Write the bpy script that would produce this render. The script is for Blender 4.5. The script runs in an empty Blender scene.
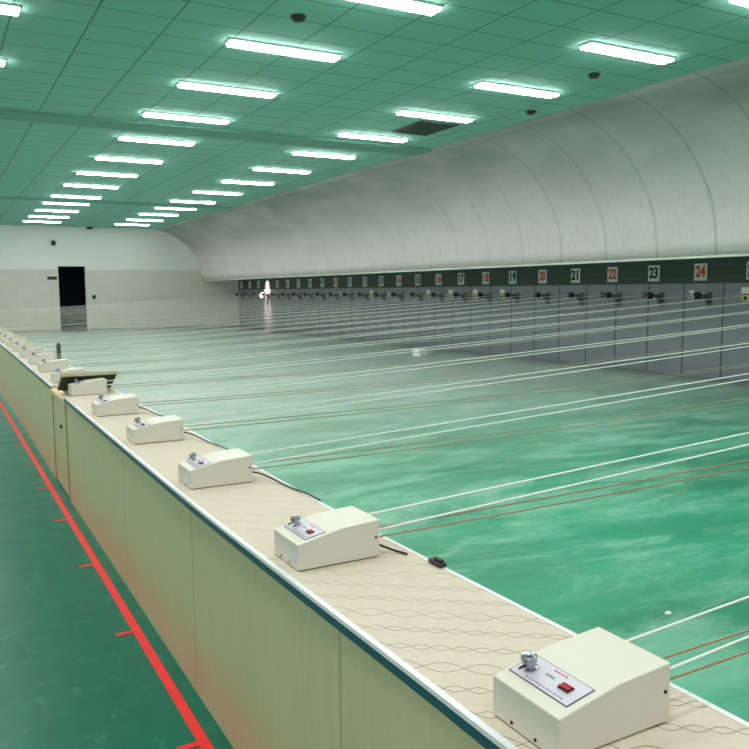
import bpy, bmesh, math, random
from mathutils import Vector, Matrix
random.seed(7)
PI = math.pi
scene = bpy.context.scene
COL = scene.collection

# ------------------------------------------------------------------ helpers
def lin(c):
    return c / 12.92 if c <= 0.04045 else ((c + 0.055) / 1.055) ** 2.4

def rgb(r, g, b):
    return (lin(r / 255), lin(g / 255), lin(b / 255), 1.0)

def link(name, bm, mat, parent=None, smooth=False):
    bmesh.ops.recalc_face_normals(bm, faces=bm.faces)
    me = bpy.data.meshes.new(name)
    bm.to_mesh(me)
    bm.free()
    mats = mat if isinstance(mat, (list, tuple)) else [mat]
    for m in mats:
        me.materials.append(m)
    if smooth:
        for p in me.polygons:
            p.use_smooth = True
    o = bpy.data.objects.new(name, me)
    COL.objects.link(o)
    if parent:
        o.parent = parent
    return o

def tag(o, label, cat, group=None):
    o['label'] = label
    o['category'] = cat
    if group:
        o['group'] = group
    return o

def struct(o):
    o['kind'] = 'structure'
    return o

def thing(name, label, cat, loc=(0, 0, 0), group=None, rz=0.0):
    o = bpy.data.objects.new(name, None)
    o.empty_display_size = 0.05
    COL.objects.link(o)
    o.location = loc
    o.rotation_euler = (0, 0, rz)
    return tag(o, label, cat, group)

def dup(root, loc, label, group=None):
    r = root.copy()
    COL.objects.link(r)
    r.location = loc
    r['label'] = label
    if group:
        r['group'] = group
    for ch in list(root.children):
        c = ch.copy()
        COL.objects.link(c)
        c.parent = r
        for g in list(ch.children):
            d = g.copy()
            COL.objects.link(d)
            d.parent = c
    return r

def NB():
    return bmesh.new()

def box(bm, x0, x1, y0, y1, z0, z1, bevel=0.0, seg=2):
    t = bmesh.new()
    v = [t.verts.new((x, y, z)) for x in (x0, x1) for y in (y0, y1) for z in (z0, z1)]
    for f in ((0, 1, 3, 2), (4, 6, 7, 5), (0, 4, 5, 1), (2, 3, 7, 6), (0, 2, 6, 4), (1, 5, 7, 3)):
        t.faces.new([v[i] for i in f])
    if bevel:
        bmesh.ops.bevel(t, geom=list(t.edges), offset=bevel, segments=seg, affect='EDGES', profile=0.5)
    merge(bm, t)

def merge(bm, t, mtx=None):
    if mtx is not None:
        bmesh.ops.transform(t, matrix=mtx, verts=t.verts)
    me = bpy.data.meshes.new('tmp')
    t.to_mesh(me)
    t.free()
    bm.from_mesh(me)
    bpy.data.meshes.remove(me)

def prism(bm, prof, y0, y1, bevel=0.0, seg=2):
    """prof: list of (x, z), extruded along y"""
    t = bmesh.new()
    a = [t.verts.new((x, y0, z)) for x, z in prof]
    b = [t.verts.new((x, y1, z)) for x, z in prof]
    n = len(prof)
    t.faces.new(a)
    t.faces.new(b[::-1])
    for i in range(n):
        t.faces.new((a[i], a[(i + 1) % n], b[(i + 1) % n], b[i]))
    if bevel:
        bmesh.ops.recalc_face_normals(t, faces=t.faces)
        bmesh.ops.bevel(t, geom=list(t.edges), offset=bevel, segments=seg, affect='EDGES', profile=0.5)
    merge(bm, t)

def lathe(bm, prof, n=16, mtx=None):
    """prof: list of (r, z) bottom to top"""
    t = bmesh.new()
    rings = []
    for r, z in prof:
        rings.append([t.verts.new((r * math.cos(2 * PI * k / n), r * math.sin(2 * PI * k / n), z)) for k in range(n)])
    for a, b in zip(rings[:-1], rings[1:]):
        for k in range(n):
            t.faces.new((a[k], a[(k + 1) % n], b[(k + 1) % n], b[k]))
    t.faces.new(rings[0][::-1])
    t.faces.new(rings[-1])
    merge(bm, t, mtx)

def tube(bm, pts, r, n=8):
    pts = [Vector(p) for p in pts]
    rings = []
    for i, p in enumerate(pts):
        d = (pts[min(i + 1, len(pts) - 1)] - pts[max(i - 1, 0)]).normalized()
        up = Vector((0, 0, 1)) if abs(d.z) < 0.9 else Vector((1, 0, 0))
        s = d.cross(up).normalized()
        u = s.cross(d)
        rings.append([bm.verts.new(p + r * (math.cos(2 * PI * k / n) * s + math.sin(2 * PI * k / n) * u)) for k in range(n)])
    for a, b in zip(rings[:-1], rings[1:]):
        for k in range(n):
            bm.faces.new((a[k], a[(k + 1) % n], b[(k + 1) % n], b[k]))
    bm.faces.new(rings[0][::-1])
    bm.faces.new(rings[-1])

def sweep_y(bm, ys, fx0, fx1, z0, z1):
    """rectangular bar running along y whose x limits follow fx0(y), fx1(y)"""
    rings = []
    for y in ys:
        rings.append([bm.verts.new(p) for p in ((fx0(y), y, z0), (fx1(y), y, z0), (fx1(y), y, z1), (fx0(y), y, z1))])
    for a, b in zip(rings[:-1], rings[1:]):
        for k in range(4):
            bm.faces.new((a[k], a[(k + 1) % 4], b[(k + 1) % 4], b[k]))
    bm.faces.new(rings[0])
    bm.faces.new(rings[-1][::-1])

def interp(tab):
    def f(y):
        if y <= tab[0][0]:
            return tab[0][1]
        for (a, va), (b, vb) in zip(tab[:-1], tab[1:]):
            if y <= b:
                t = (y - a) / (b - a)
                return va + (vb - va) * t
        return tab[-1][1]
    return f

# ------------------------------------------------------------------ materials
class M:
    """small node-graph builder"""
    def __init__(s, name, rough=0.5, spec=0.5, metal=0.0):
        s.m = bpy.data.materials.new(name)
        s.m.use_nodes = True
        s.t = s.m.node_tree
        s.b = s.t.nodes['Principled BSDF']
        s.b.inputs['Roughness'].default_value = rough
        s.b.inputs['Specular IOR Level'].default_value = spec
        s.b.inputs['Metallic'].default_value = metal
    def n(s, kind, **kw):
        d = s.t.nodes.new(kind)
        for k, v in kw.items():
            setattr(d, k, v)
        return d
    def put(s, sock, v):
        if isinstance(v, bpy.types.NodeSocket):
            s.t.links.new(v, sock)
        else:
            sock.default_value = v
    def pos(s):
        g = s.n('ShaderNodeNewGeometry')
        x = s.n('ShaderNodeSeparateXYZ')
        s.t.links.new(g.outputs['Position'], x.inputs[0])
        return g.outputs['Position'], x.outputs[0], x.outputs[1], x.outputs[2]
    def obj(s):
        return s.n('ShaderNodeTexCoord').outputs['Object']
    def math(s, op, a, b=0.0, c=0.0, clamp=False):
        d = s.n('ShaderNodeMath', operation=op, use_clamp=clamp)
        s.put(d.inputs[0], a); s.put(d.inputs[1], b); s.put(d.inputs[2], c)
        return d.outputs[0]
    def noise(s, vec, scale, detail=3, scl=(1, 1, 1), rough=0.55, off=(0, 0, 0), dist=0.0):
        mp = s.n('ShaderNodeMapping')
        s.t.links.new(vec, mp.inputs[0])
        mp.inputs['Scale'].default_value = scl
        mp.inputs['Location'].default_value = off
        d = s.n('ShaderNodeTexNoise')
        s.t.links.new(mp.outputs[0], d.inputs['Vector'])
        d.inputs['Scale'].default_value = scale
        d.inputs['Detail'].default_value = detail
        d.inputs['Roughness'].default_value = rough
        d.inputs['Distortion'].default_value = dist
        return d.outputs['Fac']
    def ramp(s, v, a, b, lo=0.0, hi=1.0, smooth=True):
        d = s.n('ShaderNodeMapRange')
        d.interpolation_type = 'SMOOTHSTEP' if smooth else 'LINEAR'
        d.clamp = True if not smooth else d.clamp
        s.put(d.inputs['Value'], v)
        d.inputs['From Min'].default_value = a; d.inputs['From Max'].default_value = b
        d.inputs['To Min'].default_value = lo; d.inputs['To Max'].default_value = hi
        return d.outputs[0]
    def mix(s, f, a, b, blend='MIX'):
        d = s.n('ShaderNodeMix', data_type='RGBA', blend_type=blend)
        s.put(d.inputs[0], f); s.put(d.inputs[6], a); s.put(d.inputs[7], b)
        return d.outputs[2]
    def line(s, v, period, phase, width):
        """1 on thin lines every `period` along v"""
        u = s.math('FRACT', s.math('DIVIDE', s.math('SUBTRACT', v, phase - 50 * period - period * .5), period))
        d = s.math('ABSOLUTE', s.math('SUBTRACT', u, 0.5))
        return s.ramp(d, width / period * 0.5, width / period, 1.0, 0.0)
    def color(s, v):
        s.put(s.b.inputs['Base Color'], v); return s
    def rough(s, v):
        s.put(s.b.inputs['Roughness'], v); return s
    def bump(s, h, strength=0.2, dist=0.01):
        d = s.n('ShaderNodeBump')
        d.inputs['Strength'].default_value = strength
        d.inputs['Distance'].default_value = dist
        s.put(d.inputs['Height'], h)
        s.t.links.new(d.outputs[0], s.b.inputs['Normal'])
        return s

def plain(name, c, rough=0.5, metal=0.0, var=0.06, scale=30, spec=0.5):
    g = M(name, rough, spec, metal)
    f = g.noise(g.obj(), scale, 3)
    dark = tuple(x * (1 - var) for x in c[:3]) + (1,)
    lite = tuple(min(1, x * (1 + var)) for x in c[:3]) + (1,)
    g.color(g.mix(f, dark, lite))
    return g.m

def emit(name, c, strength):
    g = M(name)
    g.b.inputs['Base Color'].default_value = (0.8, 0.8, 0.8, 1)
    g.b.inputs['Emission Color'].default_value = c
    g.b.inputs['Emission Strength'].default_value = strength
    return g.m

# green painted floor: worn, scuffed paint with a soft sheen
g = M('floor_paint', 0.4, 0.5)
P, px, py, pz = g.pos()
big = g.noise(P, 0.9, 5, (0.55, 1.2, 1), 0.6, dist=0.3)
mid = g.noise(P, 2.6, 8, (0.6, 1.4, 1), 0.72, (4, 2, 0), dist=0.3)
fine = g.noise(P, 30, 4, (0.35, 1.5, 1), 0.7)
scuff = g.math('MULTIPLY', g.ramp(mid, 0.48, 0.68), g.ramp(fine, 0.3, 0.7, 0.3, 1.0))
base = g.mix(g.ramp(big, .25, .75), rgb(6, 128, 92), rgb(34, 166, 126))
patch = g.math('MULTIPLY', g.ramp(g.noise(P, 1.5, 8, (.5, 1.1, 1), .72, (7, 3, 0), .4), .44, .64), g.ramp(py, -1.0, 3.0, .2, .7))
base = g.mix(patch, base, rgb(132, 200, 174))
base = g.mix(g.math('MULTIPLY', scuff, 0.38), base, rgb(186, 222, 206))
dark = g.ramp(g.noise(P, 4.0, 8, (.5, 1.3, 1), .75, (1, 9, 0), .5), .56, .72)
base = g.mix(g.math('MULTIPLY', dark, .3), base, rgb(10, 104, 80))
dust_sheen = g.ramp(py, 2.5, 11.0, 0.0, 1.0)  # paler with distance: dust, and the floor's glossy reflection painted in
dust_sheen = g.math('MULTIPLY', dust_sheen, g.ramp(mid, 0.3, 0.7, 0.4, 0.95))
base = g.mix(dust_sheen, base, rgb(200, 204, 200))
wall_shade = g.ramp(px, 9.4, 10.5, 0.0, 0.75)  # strip along the target wall: its shadow and dark reflection painted in
base = g.mix(wall_shade, base, rgb(92, 96, 88))
lane = g.ramp(px, -0.02, 0.02)
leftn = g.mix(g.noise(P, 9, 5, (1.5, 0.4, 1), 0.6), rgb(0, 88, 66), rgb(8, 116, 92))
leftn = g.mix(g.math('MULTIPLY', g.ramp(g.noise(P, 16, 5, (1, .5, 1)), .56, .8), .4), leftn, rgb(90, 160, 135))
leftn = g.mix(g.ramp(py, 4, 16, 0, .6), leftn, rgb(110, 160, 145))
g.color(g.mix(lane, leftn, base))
g.rough(g.ramp(mid, 0.2, 0.8, 0.3, 0.5))
g.put(g.b.inputs['Specular IOR Level'], g.ramp(px, -.02, .02, .22, .5))
g.bump(fine, 0.04, 0.003)
m_floor = g.m

# end wall: painted white above, beige perforated boards below
g = M('far_wall_paint', 0.5, 0.4)
P, px, py, pz = g.pos()
up = g.mix(g.noise(P, 1.5, 3), rgb(226, 230, 226), rgb(236, 239, 236))
gx = g.line(px, 0.6, 0.1, 0.012)
gz = g.line(pz, 0.12, 0.0, 0.02)
lo = g.mix(g.noise(P, 2.2, 3), rgb(206, 204, 194), rgb(222, 219, 210))
lo = g.mix(g.math('MULTIPLY', g.math('MAXIMUM', gx, g.math('MULTIPLY', gz, .5)), .14), lo, rgb(130, 128, 116))
g.color(g.mix(g.ramp(pz, 2.372, 2.38), lo, up))
m_farwall = g.m

# target wall: dark green band over grey-blue boards
g = M('target_wall_board', 0.42, 0.5)
P, px, py, pz = g.pos()
jn = g.line(py, 0.786, 7.852, 0.022)
lo = g.mix(g.noise(P, 3, 4, (1, .3, 2)), rgb(122, 134, 142), rgb(154, 163, 170))
lo = g.mix(g.math('MULTIPLY', g.noise(P, 14, 3, (1, .15, 3)), .5), lo, rgb(116, 120, 126))
lo = g.mix(g.math('MULTIPLY', jn, .75), lo, rgb(52, 58, 62))
hi = g.mix(g.noise(P, 5, 3, (1, .3, 3)), rgb(38, 66, 58), rgb(52, 82, 72))
hl = g.line(pz, 0.1, 0.02, 0.012)
hi = g.mix(g.math('MULTIPLY', hl, .4), hi, rgb(26, 48, 42))
g.color(g.mix(g.ramp(pz, 1.565, 1.575), lo, hi))
m_target = g.m

# suspended ceiling: pale green tiles, dark joints
g = M('ceiling_tile', 0.85, 0.2)
P, px, py, pz = g.pos()
ln = g.math('MAXIMUM', g.line(px, 0.667, 5.284, 0.012), g.line(py, 0.5, 4.72, 0.013))
c = g.mix(g.noise(P, 40, 4), rgb(140, 198, 184), rgb(154, 208, 196))
c = g.mix(g.math('MULTIPLY', ln, .62), c, rgb(48, 88, 74))
g.color(c)
m_ceil = g.m
m_beam = plain('ceiling_band_paint', rgb(118, 172, 156), 0.8)

# vaulted baffle: bare pale boards with faint curved joints
g = M('cove_board', 0.75, 0.25)
P, px, py, pz = g.pos()
c = g.mix(g.noise(P, 2.2, 5, (1, .6, .35), .6), rgb(226, 217, 218), rgb(244, 237, 237))
c = g.mix(g.math('MULTIPLY', g.ramp(pz, 2.5, 4.0), g.ramp(g.noise(P, 1.1, 5, (1, .5, 1)), .2, .8, .45, .85)), c, rgb(126, 138, 128))  # upper vault darkened in the colour to stand for its shade
st = g.noise(P, 9, 5, (.6, 1.4, .5), .65, (3, 1, 2))
c = g.mix(g.math('MULTIPLY', g.ramp(st, .45, .75), .13), c, rgb(120, 136, 122))
c = g.mix(g.math('MULTIPLY', g.math('MULTIPLY', g.line(py, 1.063, 6.795, 0.03), g.ramp(py, 6, 16, .55, .12)), g.noise(P, 1.5, 2)), c, rgb(92, 112, 100))
g.color(c)
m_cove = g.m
m_coveedge = plain('cove_edge_white', rgb(232, 240, 226), 0.5)

# counter
g = M('counter_panel_laminate', 0.42, 0.4)
P, px, py, pz = g.pos()
c = g.mix(g.noise(P, 5, 5, (1, .8, 1.6), .6), rgb(200, 203, 158), rgb(216, 217, 178))
c = g.mix(g.math('MULTIPLY', g.noise(P, 22, 4, (1, 2.5, .4)), .35), c, rgb(150, 160, 116))
st = g.math('MULTIPLY', g.ramp(pz, 0.02, 0.36, 1.0, 0.0), g.ramp(g.noise(P, 3.2, 4), .3, .65, .3, .75))
c = g.mix(st, c, rgb(214, 174, 134))
c = g.mix(g.math('MULTIPLY', g.line(py, 1.22, 0.72, 0.008), .35), c, rgb(110, 116, 84))
g.color(c)
m_panel = g.m

# beige quilted mat: pairs of stitched waves running across the counter
g = M('quilted_mat', 0.8, 0.2)
P, px, py, pz = g.pos()
c = g.mix(g.noise(P, 60, 4), rgb(203, 191, 174), rgb(218, 208, 193))
aa = g.math('SUBTRACT', g.math('MULTIPLY', px, .8), g.math('MULTIPLY', py, .6))
cc = g.math('ADD', g.math('MULTIPLY', px, .6), g.math('MULTIPLY', py, .8))
tt = g.math('DIVIDE', g.math('SUBTRACT', cc, .318), .083)
rr = g.math('ROUND', tt)
vv = g.math('MULTIPLY', g.math('SUBTRACT', tt, rr), .083)
wide = g.math('LESS_THAN', g.math('FLOORED_MODULO', g.math('ADD', rr, 300.0), 3.0), .5)
per = g.math('ADD', .043, g.math('MULTIPLY', wide, .038))
amp = g.math('ADD', .0105, g.math('MULTIPLY', wide, .0095))
sn = g.math('MULTIPLY', amp, g.math('SINE', g.math('ADD', g.math('DIVIDE', g.math('MULTIPLY', aa, PI), per), g.math('MULTIPLY', rr, 1.3))))
wav = None
for sg in (1, -1):
    l = g.ramp(g.math('ABSOLUTE', g.math('ADD', vv, g.math('MULTIPLY', sn, sg))), .0006, .0022, 1.0, 0.0)
    wav = l if wav is None else g.math('MAXIMUM', wav, l)
fade = g.ramp(py, 0.2, 1.5, .78, .2)
c = g.mix(g.math('MULTIPLY', wav, fade), c, rgb(128, 110, 86))
g.color(c)
g.bump(g.math('SUBTRACT', 1.0, wav), 0.25, 0.002)
m_mat = g.m
m_trimwhite = plain('edge_trim_white', rgb(232, 236, 240), 0.3, 0.0)
m_teal = plain('edge_band_teal', rgb(44, 92, 104), 0.4)
m_wood = plain('raw_wood_edge', rgb(176, 140, 84), 0.6, var=.2, scale=20)
m_woodpale = plain('pale_wood', rgb(224, 208, 164), 0.6, var=.08)
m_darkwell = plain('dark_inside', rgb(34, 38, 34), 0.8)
m_flapedge = plain('flap_edge_board', rgb(176, 166, 134), 0.6, var=.15, scale=40)
m_flapunder = plain('flap_underside_shade', rgb(60, 64, 52), 0.7)

m_box = plain('control_box_enamel', rgb(216, 214, 202), 0.38, var=.02)
m_plate = plain('brushed_plate', rgb(206, 204, 218), 0.35, 0.15, var=.05, scale=200)
m_plateborder = plain('plate_border_ink', rgb(74, 66, 84), 0.5)
m_chrome = plain('chrome', rgb(170, 174, 184), 0.25, 1.0, var=.02)
m_black = plain('black_plastic', rgb(22, 22, 24), 0.4)
m_red = plain('red_switch_plastic', rgb(176, 14, 40), 0.25)
m_ink_red = plain('red_ink', rgb(206, 110, 128), 0.6)
m_ink_dark = plain('dark_ink', rgb(88, 104, 104), 0.6)
m_ink_pale = plain('lilac_ink', rgb(160, 130, 170), 0.6)
m_glow = plain('blue_glow', rgb(192, 206, 222), 0.15, var=.15)
m_cordwhite = plain('white_cord_nylon', rgb(250, 252, 248), 0.5)
g = M('rusty_wire', 0.6, 0.3)
g.color(g.mix(g.noise(g.obj(), 60, 3, (1, 1, 1)), rgb(160, 104, 80), rgb(186, 142, 116)))
m_cordbrown = g.m
m_cordmid = plain('brown_wire', rgb(172, 136, 112), .6)
m_cordtan = plain('tan_wire', rgb(166, 160, 136), .6)
m_signplate = plain('sign_plate', rgb(198, 222, 210), 0.5)
m_digit = plain('dark_digit', rgb(20, 44, 38), 0.5)
m_digitred = plain('red_digit', rgb(210, 64, 40), 0.5)
m_dark = plain('dark_metal', rgb(26, 32, 32), 0.5, 0.3)
m_bracket = plain('grey_bracket', rgb(54, 66, 62), 0.5, 0.2)
m_wallplate = plain('wall_plate_grey', rgb(92, 102, 102), .6)
m_yellow = plain('yellow_green_plastic', rgb(204, 208, 96), 0.45, var=.1)
m_olive = plain('olive_plastic', rgb(110, 118, 66), .5)
m_card = plain('pale_card', rgb(222, 226, 212), 0.6)
m_tape = plain('red_tape', rgb(238, 34, 40), 0.45, var=.08, scale=12)
m_housing = plain('white_fixture_metal', rgb(232, 236, 232), 0.4)
m_tube = emit('fluorescent_tube', (1.0, 0.985, 0.95, 1), 27.0)
m_grille = plain('dark_grille', rgb(46, 74, 68), 0.6)
m_device = plain('dark_device', rgb(40, 48, 48), 0.5)
m_lamplens = emit('lamp_glow', (1.0, 0.72, 0.64, 1), 14.0)
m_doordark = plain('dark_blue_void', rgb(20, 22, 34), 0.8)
m_doorfloor = plain('corridor_floor', rgb(96, 94, 104), 0.35)
m_frame = plain('door_frame_pale', rgb(206, 206, 196), 0.5)
m_carton = plain('white_carton', rgb(240, 242, 240), 0.6)
m_post = plain('dark_post', rgb(70, 78, 76), 0.5)

# ------------------------------------------------------------------ measured place (metres)
FZ = 0.7563          # counter top
ZC = 4.003           # ceiling
XW = 10.556          # target wall
YE = 31.708          # end wall
XE = 7.124           # ceiling edge / start of vault

# ------------------------------------------------------------------ setting
b = NB()
for f in ([(-5, -4, 0), (XW + .1, -4, 0), (XW + .1, YE + .1, 0), (-5, YE + .1, 0)],):
    b.faces.new([b.verts.new(v) for v in f])
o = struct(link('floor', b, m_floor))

b = NB()   # end wall with the door opening
def quad(bm, pts, mi=0):
    f = bm.faces.new([bm.verts.new(p) for p in pts]); f.material_index = mi
    return f
DX0, DX1, DZ = 3.388, 4.352, 2.494
box(b, -5, DX0, YE, YE + .12, 0, ZC)
box(b, DX1, XW + .1, YE, YE + .12, 0, ZC)
box(b, DX0, DX1, YE, YE + .12, DZ, ZC)
struct(link('wall_far', b, m_farwall))

b = NB()
box(b, XW, XW + .12, -4, YE, 0, ZC)
struct(link('wall_right', b, m_target))

b = NB()
box(b, -5, XE, -4, YE, ZC, ZC + .06)
struct(link('ceiling', b, m_ceil))
for nm, y0, y1, dz in (('trim_1', 11.35, 11.95, .035), ('trim_2', 22.25, 22.7, .03)):
    b = NB(); box(b, -5, XE, y0, y1, ZC - dz, ZC, .004, 1)
    struct(link(nm, b, m_beam))

# vault between ceiling and baffle edge (shell, swept along y)
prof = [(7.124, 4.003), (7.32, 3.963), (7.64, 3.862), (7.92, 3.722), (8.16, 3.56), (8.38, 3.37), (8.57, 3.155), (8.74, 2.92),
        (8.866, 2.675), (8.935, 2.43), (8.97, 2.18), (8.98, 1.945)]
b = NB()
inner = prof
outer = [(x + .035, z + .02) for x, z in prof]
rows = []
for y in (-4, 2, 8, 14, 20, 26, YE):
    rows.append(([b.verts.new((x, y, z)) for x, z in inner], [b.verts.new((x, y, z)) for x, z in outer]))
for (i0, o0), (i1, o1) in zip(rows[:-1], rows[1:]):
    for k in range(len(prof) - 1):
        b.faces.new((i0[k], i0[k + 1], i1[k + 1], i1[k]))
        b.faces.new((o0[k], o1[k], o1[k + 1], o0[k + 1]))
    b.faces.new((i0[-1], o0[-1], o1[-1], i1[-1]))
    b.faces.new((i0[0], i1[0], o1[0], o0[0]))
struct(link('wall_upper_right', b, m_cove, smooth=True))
b = NB(); box(b, 8.962, 9.03, -4, YE, 1.925, 1.958, .004, 1)
struct(link('trim_3', b, m_coveedge))

# door: pale frame round an open dark doorway into a corridor
b = NB()
for x0, x1, z0, z1 in ((DX0 - .035, DX0, 0, DZ + .035), (DX1, DX1 + .035, 0, DZ + .035), (DX0, DX1, DZ, DZ + .035)):
    box(b, x0, x1, YE - .012, YE + .13, z0, z1)
struct(link('door_1', b, m_frame))
b = NB()   # corridor behind the doorway
ya, yb = YE + .121, YE + 3.6
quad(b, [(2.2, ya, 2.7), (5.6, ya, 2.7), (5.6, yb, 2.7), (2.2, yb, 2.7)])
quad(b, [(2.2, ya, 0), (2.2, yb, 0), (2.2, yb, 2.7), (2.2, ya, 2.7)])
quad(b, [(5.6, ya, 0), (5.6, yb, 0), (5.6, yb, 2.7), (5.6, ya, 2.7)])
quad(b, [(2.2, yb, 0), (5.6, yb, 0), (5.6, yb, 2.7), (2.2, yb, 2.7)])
quad(b, [(2.2, YE + .1, 0.001), (5.6, YE + .1, 0.001), (5.6, yb, 0.001), (2.2, yb, 0.001)], 1)
struct(link('wall_corridor', b, [m_doordark, m_doorfloor]))
b = NB(); box(b, -5, DX0 - .04, YE - .012, YE, 0, .09); box(b, DX1 + .04, XW, YE - .012, YE, 0, .09)
struct(link('baseboard_far', b, plain('baseboard_beige', rgb(176, 172, 158), .5)))

# ------------------------------------------------------------------ ceiling lights
def make_light(label):
    t = thing('ceiling_light', label, 'ceiling light', (0, 0, ZC), 'twin tube ceiling lights')
    b = NB(); prism(b, [(-.625, 0), (.625, 0), (.615, -.022), (-.615, -.022)], -.094, .094, .004, 1)
    link('housing', b, m_housing, t)
    b = NB(); prism(b, [(-.61, -.022), (.61, -.022), (.606, -.042), (-.606, -.042)], -.007, .007, .002, 1)
    link('divider', b, m_housing, t)
    for s in (-1, 1):
        b = NB(); box(b, -.605, .605, s * .046 - .039, s * .046 + .039, -.047, -.018, .012, 2)
        link('diffuser', b, m_tube, t)
    return t
ords = ['nearest', 'second', 'third', 'fourth', 'fifth', 'sixth', 'seventh', 'eighth', 'ninth', 'tenth', 'eleventh', 'twelfth', 'thirteenth', 'fourteenth', 'fifteenth', 'sixteenth', 'seventeenth']
R1 = [(2.62, 5.25), (2.48, 6.95), (2.475, 8.75), (2.47, 10.53), (2.52, 12.45), (2.515, 14.56), (2.50, 16.6), (2.52, 18.68),
      (2.54, 21.0), (2.53, 22.75), (2.565, 24.92), (2.585, 27.02), (2.6, 29.03)]
R2 = [(5.89, 3.79), (5.70, 5.39), (5.645, 7.13), (5.56, 8.84), (5.52, 10.6), (5.53, 12.47), (5.555, 14.53), (5.55, 16.55), (5.53, 18.67),
      (5.535, 20.87), (5.58, 22.82), (5.57, 24.83), (5.63, 27.0), (5.63, 29.0)]
R3 = [(-0.61, 6.95), (-0.60, 8.74)]
first = None
for row, L in (('left', R1), ('right', R2), ('far left', R3)):
    for i, (x, y) in enumerate(L):
        x = -.803 + (x + .803) * 1.0164; y = -.863 + (y + .863) * 1.0164
        if row == 'far left':
            lab = ['bright ceiling light cut by the picture edge, upper of the two at far left',
                   'bright ceiling light tip at the left picture edge, lower of the two at far left'][i]
        elif i == 0:
            lab = {'left': 'nearest twin tube ceiling light of the left row, cut by the top edge',
                   'right': 'nearest twin tube ceiling light of the right row, at the top right corner'}[row]
        elif i == len(L) - 1:
            lab = 'last twin tube ceiling light of the %s row, closest to the end wall' % row
        else:
            lab = '%s twin tube ceiling light from the camera in the %s row' % (ords[i], row)
        if first is None:
            first = make_light(lab); t = first
            t.location = (x, y, ZC)
        else:
            t = dup(first, (x, y, ZC), lab)
        if y > 11.3 and y < 12.0 or 22.2 < y < 22.75:
            t.location.z = ZC - .036

# the light rows carry on outside the frame: towards the camera and along the left, as bare added lamps
def unseen_lamp(x, y):
    l = bpy.data.lights.new('unseen_fill_lamp', 'AREA'); l.shape = 'RECTANGLE'; l.size = 1.2; l.size_y = .2
    l.energy = LAMP_W; l.color = (1.0, .985, .94)
    o = bpy.data.objects.new('unseen_fill_lamp', l); COL.objects.link(o); o.location = (x, y, ZC - .08)
LAMP_W = 19
for y in (3.6, 1.8, 0, -1.8, -3.4):
    unseen_lamp(2.55, y); unseen_lamp(-.6, y)
    if y < 3: unseen_lamp(5.6, y)
for y in (5.3, 10.6, 12.5, 14.5, 16.6, 18.7, 20.8, 22.9, 25, 27, 29):
    unseen_lamp(-.9, y)
l = bpy.data.lights.new('corridor_fill', 'POINT'); l.energy = 5; l.color = (.7, .75, 1)  # added dim fill so the doorway reads navy, no lamp seen there
o = bpy.data.objects.new('corridor_fill', l); COL.objects.link(o); o.location = (3.0, YE + 2, 2.4)
LAMP_W = 30
for y in (-2.5, 0, 2.5, 5, 7.5, 10, 13, 16, 19, 22, 25, 28):
    unseen_lamp(-3.4, y)  # added row over the shooters' side, fill light for the counter front

# ------------------------------------------------------------------ ceiling and wall fittings
t = thing('ceiling_vent', 'dark rectangular air vent in green ceiling beside a right row light', 'vent', (6.02, 9.86, ZC))
b = NB()
for x0, x1, y0, y1 in ((-.33, .33, -.45, -.41), (-.33, .33, .41, .45), (-.33, -.29, -.41, .41), (.29, .33, -.41, .41)):
    box(b, x0, x1, y0, y1, -.02, 0)
link('frame', b, m_bracket, t)
b = NB()
for k in range(12):
    y = -.40 + k * .068
    prism(b, [(-.29, -.016), (.29, -.016), (.29, -.004), (-.29, -.004)], y, y + .045)
box(b, -.29, .29, -.41, .41, -.004, 0)
link('grille', b, m_grille, t)
def detector(x, y, lab):
    t = thing('smoke_detector', lab, 'smoke detector', (x, y, ZC), 'ceiling detectors')
    b = NB(); lathe(b, [(.03, -.05), (.05, -.045), (.06, -.03), (.065, -.012)], 16); link('cover', b, m_device, t, True)
    b = NB(); lathe(b, [(.075, -.012), (.075, 0)], 16); link('base', b, m_bracket, t)
detector(2.27, 6.12, 'small dark ceiling detector beside the left light row near the top edge')
detector(6.13, 6.33, 'small dark ceiling detector close to the vault, below the brightest right row light')
detector(6.74, 8.19, 'small dark ceiling detector at the vault edge, further from camera')
t = thing('ceiling_speaker', 'small dark fitting where the ceiling meets the end wall above the doorway', 'speaker', (4.58, YE - .14, ZC))
b = NB(); prism(b, [(-.09, -.085), (.09, -.085), (.11, 0), (-.11, 0)], -.1, .1, .008, 1); link('casing', b, m_device, t)
b = NB(); box(b, -.07, .07, -.108, -.1, -.075, -.012); link('mesh_front', b, m_black, t)
t = thing('wall_speaker', 'small black speaker high on the end wall above the doorway', 'speaker', (3.25, YE, 3.37))
b = NB(); prism(b, [(-.075, -.09), (.075, -.09), (.075, .09), (-.075, .09)], -.16, -.02, .012, 2); link('casing', b, m_black, t)
b = NB(); box(b, -.02, .02, -.022, 0, -.03, .03); link('bracket', b, m_bracket, t)
t = thing('door_sign', 'small dark sign board on the end wall left of the doorway', 'sign', (3.16, YE, 2.05))
b = NB(); box(b, -.17, .17, -.02, 0, -.06, .06, .005, 1); link('board', b, m_device, t)
b = NB(); box(b, -.16, .16, -.023, -.019, -.05, .05); box(b, -.1, .1, -.0232, -.019, -.02, .02); link('face', b, m_black, t)
t = thing('light_switch', 'small dark switch box on the end wall right of the doorway', 'switch', (4.655, YE, 1.32))
b = NB(); box(b, -.06, .06, -.03, 0, -.075, .075, .008, 1); link('plate', b, m_device, t)
b = NB(); box(b, -.02, .02, -.04, -.028, -.03, .03, .004, 1); link('rocker', b, m_black, t)

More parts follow.
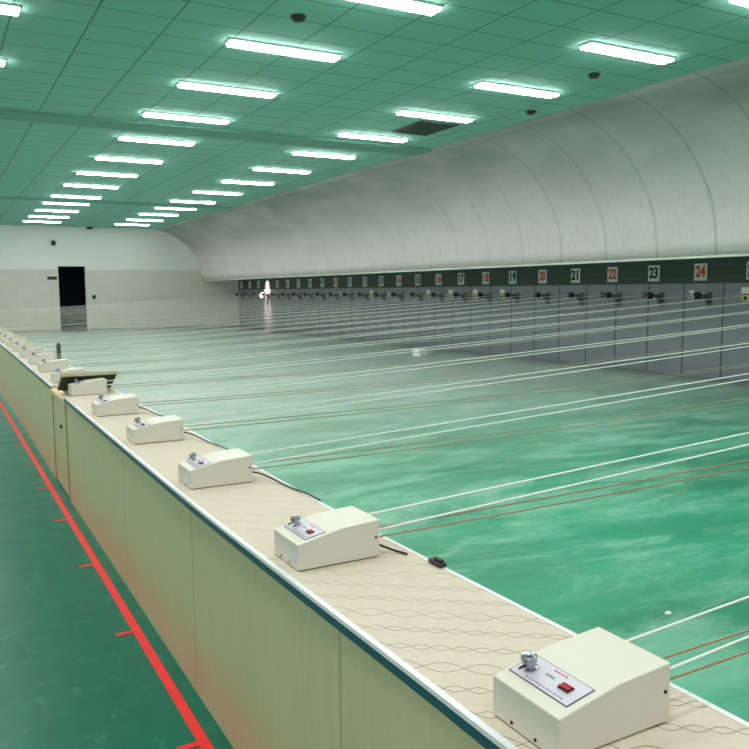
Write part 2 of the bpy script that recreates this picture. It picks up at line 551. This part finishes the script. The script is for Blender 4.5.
# ------------------------------------------------------------------ firing line tape
t = thing('floor_line_tape', 'red tape firing line with short ticks on the green floor beside the counter', 'floor marking', (0, 0, 0))
b = NB(); box(b, -.122, -.085, -3.5, 30.5, 0, .0025); link('line', b, m_tape, t)
for k in range(-2, 12):
    y = 1.605 + k
    b = NB(); box(b, -.192, -.120, y - .014, y + .014, 0, .0024); link('tick_mark', b, m_tape, t)

# ------------------------------------------------------------------ counter
fx = interp([(-1, -.033), (.1, -.035), (.9, -.046), (1.25, -.060), (2.26, -.058), (3.6, -.05), (5, -.043), (6, -.034), (9, -.014), (12, 0.0), (32, .004)])
fx0 = fx
fx = lambda y: sum(fx0(y + d * .15) for d in range(-4, 5)) / 9
bx = interp([(-1, .366), (.1, .365), (.4, .359), (.9, .342), (1.4, .335), (2.75, .350), (5, .353), (12, .37), (32, .374)])
bx0 = bx
bx = lambda y: sum(bx0(y + d * .1) for d in range(-4, 5)) / 9
def ys_between(a, c):
    n = max(2, int((c - a) / .25))
    return [a + (c - a) * i / n for i in range(n + 1)]
def counter(label, ya, yb, y_trim0, y_trim1):
    fq = lambda y: fx(y) + .0135 if y < 5.092 or y > 5.8 else .034
    t = thing('shooting_counter', label, 'counter', (0, (ya + yb) / 2, 0))
    off = (ya + yb) / 2
    def L(name, bm, m):
        bmesh.ops.translate(bm, vec=(0, -off, 0), verts=bm.verts)
        return link(name, bm, m, t)
    ys = ys_between(ya, yb)
    yt = ys_between(y_trim0, y_trim1)
    T = .006
    b = NB(); sweep_y(b, sorted(ys + ([5.09, 5.093] if ya < 5 else [])), fq, lambda y: bx(y) - .0115, FZ - .04, FZ); L('quilted_top', b, m_mat)
    b = NB(); sweep_y(b, yt, lambda y: fx(y) - .001, lambda y: fx(y) + .0135, FZ - .008, FZ + .002); L('front_edge_trim', b, m_trimwhite)
    b = NB(); sweep_y(b, yt, lambda y: fx(y), lambda y: fx(y) + .010, FZ - .030, FZ - .008); L('front_edge_band', b, m_teal)
    b = NB(); sweep_y(b, ys, lambda y: bx(y) - .0115, lambda y: bx(y) + .001, FZ - .032, FZ + .0015); L('back_edge_trim', b, m_trimwhite)
    b = NB(); sweep_y(b, ys_between(y_trim0, y_trim1), lambda y: -.028 if fx(y) < -.035 else fx(y) + .006, lambda y: .01, 0, FZ - .03); L('front_panel', b, m_panel)
    b = NB(); sweep_y(b, ys, lambda y: .30, lambda y: .32, 0, FZ - .04); L('back_panel', b, m_panel)
    return t
counter('long green-panelled counter section nearest the camera, beige quilted top with white edges', -2.2, 5.545, -2.2, 5.09)
counter('distant green-panelled counter section beyond the gate, running towards the end wall', 5.87, 31.6, 5.87, 31.6)

# gate in the gap between the two counter sections
t = thing('counter_gate', 'narrow green counter gate with brown wooden edges and a dark latch hole', 'gate', (0, 5.48, 0))
b = NB(); box(b, -.026, .006, -.345, .345, .012, .70); link('panel', b, m_panel, t)
for s, w in ((-1, .03), (1, .03)):
    b = NB(); box(b, -.032, .010, s * .362 - w / 2, s * .362 + w / 2, .004, .70, .003, 1); link('edge_strip', b, m_wood, t)
b = NB(); prism(b, [(-.040, .70), (.028, .70), (.028, .735), (-.040, .735)], -.384, .384, .003, 1)
link('top_rail', b, m_woodpale, t)
b = NB(); lathe(b, [(.016, 0), (.016, .008), (.010, .012)], 12, Matrix.Translation((-.026, -.09, .50)) @ Matrix.Rotation(-PI / 2, 4, 'Y')); link('latch', b, m_black, t)
# dark hollow under the raised flap
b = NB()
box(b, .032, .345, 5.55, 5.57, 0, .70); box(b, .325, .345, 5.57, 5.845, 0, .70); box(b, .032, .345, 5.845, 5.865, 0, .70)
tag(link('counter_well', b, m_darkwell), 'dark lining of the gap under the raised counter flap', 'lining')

# raised flap, hinged on its far edge
t = thing('counter_flap', 'raised wooden counter flap with dark underside, propped open behind a control box', 'counter flap', (0, 5.50, .760))
ang = math.radians(-25.5)
b = NB(); prism(b, [(-.03, .0), (.36, .0), (.36, .026), (-.03, .026)], -.292, 0, .002, 1); o = link('board', b, m_flapedge, t); o.rotation_euler = (ang, 0, 0)
b = NB(); box(b, -.026, .356, -.284, -.005, -.004, .0005); o = link('underside', b, m_flapunder, t); o.rotation_euler = (ang, 0, 0)  # sheet coloured dark for the shade on the flap's underside
for x in (.05, .30):
    b = NB(); tube(b, [(x - .03, 0.010, .004), (x + .03, .010, .004)], .006, 10); box(b, x - .03, x + .03, .010, .035, -.002, .001)
    link('hinge', b, m_dark, t)
b = NB(); box(b, .17, .19, -.16, -.14, -.0025, .064); link('prop', b, m_flapunder, t)

# ------------------------------------------------------------------ control boxes
BL, BW, HF, HK, HB, XK = .246, .168, .0727, .0985, .1068, .127
def make_box(label):
    t = thing('control_box', label, 'control box', (0, 0, FZ), 'control boxes in a row along the counter')
    b = NB(); prism(b, [(0, .003), (BL, .003), (BL, HB), (XK, HK), (0, HF)], 0, BW, .0022, 2); h = link('housing', b, m_box, t)
    b = NB(); box(b, .006, BL - .004, .006, BW - .006, 0, .004); link('base_plate', b, m_black, t)
    ang = math.atan2(HK - HF, XK)
    Lk = math.hypot(XK, HK - HF)
    fr = Matrix.Translation((0, 0, HF)) @ Matrix.Rotation(-ang, 4, 'Y')
    def place(name, bm, m, parent=t, smooth=False):
        bmesh.ops.transform(bm, matrix=fr, verts=bm.verts)
        return link(name, bm, m, parent, smooth)
    x0, x1, y0, y1 = .22 * Lk, .70 * Lk, .09 * BW, .95 * BW
    b = NB(); box(b, x0, x1, y0, y1, -.0005, .0012); pl = place('control_plate', b, m_plateborder)
    b = NB(); box(b, x0 + .0016, x1 - .0016, y0 + .0016, y1 - .0016, .001, .0016); place('plate_face', b, m_plate, pl)
    # printed marks, too small to read
    b = NB()
    for k in range(4):
        y = .60 * BW - k * .0085
        box(b, .615 * Lk, .645 * Lk, y - .0065, y, .0015, .0019)
    place('red_print', b, m_ink_red, pl)
    b = NB()
    for k in range(3):
        y = .615 * BW - k * .0075
        x = .48 * Lk
        box(b, x, x + .0012, y - .0055, y, .0015, .0019); box(b, x + .003, x + .0045, y - .0055, y, .0015, .0019)
        box(b, x - .001, x + .006, y - .0035, y - .0022, .0015, .0019)
    place('dark_print', b, m_ink_dark, pl)
    b = NB()
    for k in range(11):
        y = .74 * BW - k * .0085
        box(b, .275 * Lk, .30 * Lk, y - .006, y, .0015, .0019)
    place('small_print', b, m_ink_pale, pl)
    # chrome knob with a small black lever
    kx, ky = .44 * Lk, .80 * BW
    b = NB(); lathe(b, [(.0125, .0015), (.0125, .004), (.0085, .005), (.0085, .013), (.0095, .015), (.0135, .016), (.0145, .019), (.0140, .025), (.0115, .028), (.004, .029)], 20, Matrix.Translation((kx, ky, 0)))
    kn = place('knob', b, m_chrome, smooth=False)
    b = NB(); tube(b, [(kx - .008, ky + .001, .011), (kx - .019, ky + .002, .011), (kx - .023, ky + .002, .010)], .0022, 8); place('lever', b, m_black, kn)
    # rocker switch
    sx, sy = .465 * Lk, .30 * BW
    b = NB(); box(b, sx - .0085, sx + .0085, sy - .0125, sy + .0125, .0012, .0045, .001, 1); sw = place('rocker_switch', b, m_black)
    b = NB(); prism(b, [(sx - .0062, .004), (sx + .0062, .004), (sx + .0062, .0062), (sx, .0055), (sx - .0062, .0085)], sy - .010, sy + .010, .0006, 1); place('rocker', b, m_red, sw)
    for y, z in ((.055, .012), (.115, .012)):
        b = NB(); lathe(b, [(.0032, 0), (.0032, .0015), (.0015, .002)], 10, Matrix.Translation((0, y, z)) @ Matrix.Rotation(-PI / 2, 4, 'Y'))
        link('screw', b, m_dark, t)
    b = NB(); lathe(b, [(.0035, 0), (.0035, .0015), (.0018, .0022)], 10, Matrix.Translation((BL - .012, 0, .058)) @ Matrix.Rotation(PI / 2, 4, 'X'))
    link('screw', b, m_dark, t)
    for y, z in ((.05, .040), (.05, .064)):
        b = NB(); lathe(b, [(.006, -.001), (.006, .004), (.004, .011), (.0028, .013)], 10, Matrix.Translation((BL, y, z)) @ Matrix.Rotation(PI / 2, 4, 'Y')); link('cord_guide', b, m_black, t)
    return t
bxs = [(.005, .02), (-.008, 1.004), (-.009, 2.007), (.001, 3.017), (0, 4.016), (.014, 5.10), (.012, 6.063), (.016, 7.07), (.02, 8.03), (.024, 9.07), (.028, 10.07),
       (.034, 11.1), (.036, 12.1), (.038, 13.1), (.04, 14.1), (.04, 15.1)]
blab = ['cream metal control box nearest the camera, chrome knob and red switch on its plate',
        'second cream control box from the camera, pale blue glow painted on its front',
        'third cream control box from the camera, white cords leaving its back',
        'fourth cream control box from the camera on the beige counter',
        'fifth cream control box from the camera, just before the raised flap',
        'cream control box standing right in front of the raised wooden flap',
        'cream control box half hidden behind the raised flap',
        'cream control box, second beyond the raised flap',
        'cream control box beside the slim dark post, third beyond the raised flap',
        'cream control box, fourth beyond the raised flap',
        'cream control box, fifth beyond the raised flap',
        'small distant cream control box, sixth beyond the raised flap',
        'small distant cream control box, seventh beyond the raised flap',
        'small distant cream control box, eighth beyond the raised flap',
        'tiny cream control box, next to last before the left picture edge',
        'tiny cream control box farthest away, at the left picture edge']
proto = None
for i, (x, y) in enumerate(bxs):
    if proto is None:
        proto = make_box(blab[0]); proto.location = (x, y, FZ); t = proto
    else:
        t = dup(proto, (x, y, FZ), blab[i])
    if i in (1, 2):
        b = NB()
        lathe(b, [(.019, 0), (.019, .0008), (.016, .001)], 20, Matrix.Translation((-.0002, .036, .026)) @ Matrix.Rotation(-PI / 2, 4, 'Y') @ Matrix.Diagonal((.85, 1.1, 1, 1)))  # pale blue disc that paints a soft glow on the box front
        link('blue_glow', b, m_glow, t)['label'] = 'pale blue disc painted as a glow'

# black power leads behind the boxes
def lead(pts, label):
    b = NB(); 
    # smooth polyline
    P = [Vector(p) for p in pts]; out = []
    for i in range(len(P) - 1):
        p0, p1, p2, p3 = P[max(i - 1, 0)], P[i], P[i + 1], P[min(i + 2, len(P) - 1)]
        for k in range(6):
            s = k / 6
            out.append(.5 * ((2 * p1) + (-p0 + p2) * s + (2 * p0 - 5 * p1 + 4 * p2 - p3) * s * s + (-p0 + 3 * p1 - 3 * p2 + p3) * s ** 3))
    out.append(P[-1])
    tube(b, out, .0034, 8)
    tag(link('power_lead', b, m_black, None, True), label, 'cord', 'black leads along the back of the counter')
zc = FZ + .0054
for i, lab in ((1, 'black lead behind the second control box, short and curled at the counter edge'),
               (2, 'black lead curving from the third control box along the back edge of the counter'),
               (3, 'black lead from the fourth control box to the back edge of the counter'),
               (4, 'black lead from the fifth control box to the back edge of the counter')):
    x, y = bxs[i]
    if i == 1:
        lead([(x + .25, y + .03, FZ + .03), (x + .285, y + .02, FZ + .012), (x + .305, y - .0, zc), (x + .315, y - .03, zc)], lab)
    else:
        e = bx(y - .3)
        lead([(x + .246, y + .03, FZ + .035), (x + .28, y + .01, FZ + .028), (x + .315, y - .05, FZ + .012), (e - .018, y - .16, zc), (e - .003, y - .3, zc + .002), (e - .002, y - .40, zc + .002)], lab)

b = NB(); box(b, -.012, .012, -.03, .03, 0, .012, .003, 1); prism(b, [(-.006, .012), (.006, .012), (.006, .02), (-.006, .02)], -.024, .010, .002, 1)
o = tag(link('edge_clip', b, m_black), 'small black clip on the back edge of the counter between the two nearest boxes', 'clip'); o.location = (.339, .868, FZ + .0016)
# slim dark post on the counter edge beyond the flap
t = thing('counter_post', 'slim dark upright post on the counter back edge beyond the flap', 'post', (.335, 8.24, FZ))
b = NB(); lathe(b, [(.022, .006), (.022, .17), (.018, .19), (.010, .20)], 14); link('shaft', b, m_post, t, True)
b = NB(); lathe(b, [(.03, 0), (.03, .008)], 14); link('base', b, m_dark, t)

# ------------------------------------------------------------------ lanes: number signs, carriers, cords
def number_mesh(txt):
    cu = bpy.data.curves.new('digits', 'FONT')
    cu.body = txt; cu.size = .255; cu.align_x = 'CENTER'; cu.align_y = 'CENTER'; cu.extrude = .002; cu.offset = .011
    o = bpy.data.objects.new('digits', cu)
    COL.objects.link(o)
    bpy.context.view_layer.update()
    me = bpy.data.meshes.new_from_object(o.evaluated_get(bpy.context.evaluated_depsgraph_get()))
    bpy.data.objects.remove(o); bpy.data.curves.remove(cu)
    return me
for k in range(1, 26):
    y = 32.307 - k
    t = thing('number_sign', 'square white sign numbered %d in %s on the dark band of the target wall' % (k, 'red' if k % 2 == 0 else 'black'), 'sign', (XW, y, 1.762), 'numbered lane signs')
    b = NB(); box(b, -.014, 0, -.13, .13, -.143, .143, .003, 1); link('plate', b, m_signplate, t)
    me = number_mesh(str(k))
    me.materials.clear(); me.materials.append(m_digitred if k % 2 == 0 else m_digit)
    o = bpy.data.objects.new('digits', me); COL.objects.link(o); o.parent = t
    o.location = (-.016, 0, 0)
    o.rotation_euler = (PI / 2, 0, -PI / 2)
    w = .2 / max(.2, me.vertices and (max(v.co.x for v in me.vertices) - min(v.co.x for v in me.vertices)))
    o.scale = (w * 1.0, 1, 1)

def make_carrier(label):
    t = thing('mounted_target_carrier', label, 'target carrier', (XW, 0, 1.375), 'target carriers along the wall')
    b = NB(); box(b, -.02, 0, -.05, .05, -.20, .05, .004, 1); link('wall_plate', b, m_wallplate, t)
    b = NB(); box(b, -.30, -.03, -.015, .015, -.02, .012); prism(b, [(-.2, -.02), (-.03, -.02), (-.03, -.17)], -.008, .008); link('arm', b, m_wallplate, t)
    b = NB(); box(b, -.33, -.25, -.042, .042, -.065, .05, .008, 1); link('pulley_block', b, m_dark, t)
    b = NB()
    for s in (-1, 1):
        lathe(b, [(.03, -.006), (.03, .006)], 14, Matrix.Translation((-.335, s * .035, 0)))
    link('pulley', b, m_bracket, t)
    return t
YH = {25: 'yellow', 24: 'pale', 19: 'yellow', 18: 'yellow', 17: 'yellow', 16: 'yellow', 14: 'card', 13: 'yellow', 11: 'card', 22: 'dim', 23: 'dim'}
pc = None
for k in range(1, 26):
    y = 32.12 - k
    lab = 'dark target carrier bracket on the wall below sign %d' % k
    if pc is None:
        pc = make_carrier(lab); pc.location.y = y
    else:
        dup(pc, (XW, y, 1.375), lab)
    if k in YH:
        kind = YH[k]
        h = thing('target_holder', '%s target holder hanging on the cords in front of sign %d' % ({'yellow': 'yellow-green', 'dim': 'small olive', 'pale': 'small pale', 'card': 'small white'}[kind], k), 'target holder', (XW - .44, y, 1.39), 'target holders on the cords')
        sc = {'yellow': 1.0, 'dim': .6, 'pale': .6, 'card': .6}[kind]
        m1 = m_yellow if kind == 'yellow' else (m_olive if kind == 'dim' else m_card)
        b = NB(); box(b, -.012, .012, -.075 * sc, .075 * sc, .01, .01 + .10 * sc, .004, 1); link('clip', b, m_card if kind == 'yellow' else m1, h)
        b = NB(); box(b, -.010, .010, -.065 * sc, .065 * sc, -.012 - .09 * sc, -.002, .003, 1); link('frame', b, m1, h)
        b = NB(); lathe(b, [(.03 * sc, 0), (.03 * sc, .004)], 14, Matrix.Translation((-.010, 0, -.012 - .045 * sc)) @ Matrix.Rotation(-PI / 2, 4, 'Y')); link('bullseye', b, m_dark, h)
        b = NB(); box(b, -.01, .01, -.06, .06, -.004, .012); link('hanger', b, m_dark, h)

def cord(pts, r, m, label, group):
    b = NB(); tube(b, pts, r, 6)
    return tag(link('target_line', b, m, None, True), label, 'cord', group)
def lane_name(j):
    k = 32 - j
    if j < 7:
        return 'the %s control box from the camera' % ords[j] if j else 'the nearest control box'
    return 'the counter in the lane of sign %d' % k
for j in range(0, 32):
    bxx, byy = bxs[j] if j < len(bxs) else (.04, j + .1)
    x0 = bxx + BL
    ye = j + .12
    r = .0024 if j < 1 else (.0033 if j < 8 else (.0022 if j < 14 else .0016))
    x1 = XW - (.475 if (32 - j) in YH else .38)
    for s, y0, z0, nm in ((1, .135, .098, 'farther'), (-1, .045, .066, 'nearer')):
        if j >= len(bxs):
            z0 = .05
        if s > 0:
            pts = [(x0 + .006, byy + y0, FZ + z0 - .018)]
        else:
            pts = [(x0 + .012, byy + y0, FZ + z0 - .004)]
        for i in range(1, 13):
            u = i / 12
            x = pts[0][0] + (x1 - pts[0][0]) * u
            yy = pts[0][1] + (ye + s * .035 - pts[0][1]) * u
            z = pts[0][2] + (1.375 - pts[0][2]) * u - .05 * 4 * u * (1 - u) * .4
            pts.append((x, yy, z))
        cord(pts, r, m_cordwhite, '%s white cord from %s to the target wall' % (nm, lane_name(j)), 'white target cords')
    for s, y0, nm in ((1, .095, 'farther'), (-1, .05, 'nearer')):
        p0 = (x0 + .012, byy + y0, FZ + .040 + (.012 if s > 0 else 0) - (.01 if j >= len(bxs) else 0))
        pts = []
        for i in range(0, 15):
            u = (i / 14) ** 1.2
            x = p0[0] + (x1 - p0[0]) * u
            yy = p0[1] + (ye + s * .03 - p0[1]) * u
            z = p0[2] + (1.31 - p0[2]) * u - .13 * 4 * u * (1 - u) + .0
            pts.append((x, yy, z))
        cord(pts, r * .8, m_cordbrown if j < 1 else (m_cordmid if j < 2 else m_cordtan), '%s brown wire from %s to the target wall' % (nm, lane_name(j)), 'brown target wires')

# bright pinkish lamp on the target wall
t = thing('spot_lamp', 'glaring pinkish lamp on the target wall between signs 3 and 5', 'lamp', (XW, 28.36, 1.33))
b = NB(); box(b, -.16, 0, -.02, .02, .10, .13); box(b, -.17, -.14, -.02, .02, .0, .13); link('bracket', b, m_bracket, t)
b = NB(); lathe(b, [(.05, -.10), (.09, -.06), (.11, .0), (.11, .02)], 16, Matrix.Translation((-.20, 0, 0)) @ Matrix.Rotation(math.radians(-70), 4, 'Y')); link('housing', b, m_housing, t, True)
b = NB(); lathe(b, [(.105, .02), (.10, .05), (.07, .075), (.03, .088)], 16, Matrix.Translation((-.20, 0, 0)) @ Matrix.Rotation(math.radians(-70), 4, 'Y')); link('lens', b, m_lamplens, t, True)
for nm, z, e, ang_, dx in (('lamp_beam_up', .05, 60, 62, -.55), ('lamp_beam_down', .0, 75, 40, -.75)):
    l = bpy.data.lights.new(nm, 'SPOT'); l.energy = e * 4; l.color = (1, .58, .50); l.shadow_soft_size = .10; l.spot_size = math.radians(ang_); l.spot_blend = .8
    o = bpy.data.objects.new(nm, l); COL.objects.link(o); o.parent = t
    o.location = (dx, 0, .55)
    tgt = Vector((0, 0, .25)) if 'up' in nm else Vector((0, 0, -.55))
    o.rotation_euler = (tgt - Vector(o.location)).to_track_quat('-Z', 'Y').to_euler()

# white carton on the range floor
t = thing('white_carton', 'small white carton lying on the green range floor before the target wall', 'box', (8.92, 14.5, 0), rz=.15)
b = NB(); box(b, -.2, .02, -.13, .13, 0, .16, .006, 1); link('body', b, m_carton, t)
b = NB(); prism(b, [(.02, .11), (.24, .075), (.24, .085), (.02, .125)], -.12, .12); prism(b, [(.02, 0), (.2, 0), (.2, .06), (.02, .09)], -.11, .11); link('flap', b, m_card, t)
for x, y, lab in ((2.072, 1.572, 'tiny white paper scrap on the green floor near the closest box'),):
    b = NB()
    lathe(b, [(.012, 0), (.016, .004), (.012, .010), (.004, .013)], 7, Matrix.Diagonal((1.3, .8, 1, 1)))
    o = tag(link('paper_scrap', b, m_carton), lab, 'paper scrap'); o.location = (x, y, 0)

# ------------------------------------------------------------------ world, camera
w = bpy.data.worlds.new('ambient'); scene.world = w; w.use_nodes = True
bg = w.node_tree.nodes['Background']
bg.inputs[0].default_value = (1, .99, .95, 1); bg.inputs[1].default_value = .36

cam = bpy.data.cameras.new('camera')
cam.sensor_fit = 'HORIZONTAL'; cam.sensor_width = 36
cam.lens = 793.9954 / 749 * 36
cam.clip_start = .02; cam.clip_end = 200
co = bpy.data.objects.new('camera', cam); COL.objects.link(co)
y_, t_, r_ = math.radians(28.8412), math.radians(-6.035), math.radians(-.4143)
f = Vector((math.sin(y_) * math.cos(t_), math.cos(y_) * math.cos(t_), math.sin(t_)))
rt = Vector((math.cos(y_), -math.sin(y_), 0)); up = rt.cross(f)
r2 = rt * math.cos(r_) + up * math.sin(r_); u2 = -rt * math.sin(r_) + up * math.cos(r_)
mt = Matrix((( r2.x, u2.x, -f.x, -.80303), (r2.y, u2.y, -f.y, -.86296), (r2.z, u2.z, -f.z, 1.49108), (0, 0, 0, 1)))
co.matrix_world = mt
scene.camera = co
scene.cycles.caustics_reflective = False
scene.cycles.caustics_refractive = False
scene.view_settings.view_transform = 'Standard'
scene.view_settings.look = 'None'
scene.view_settings.exposure = 0.14
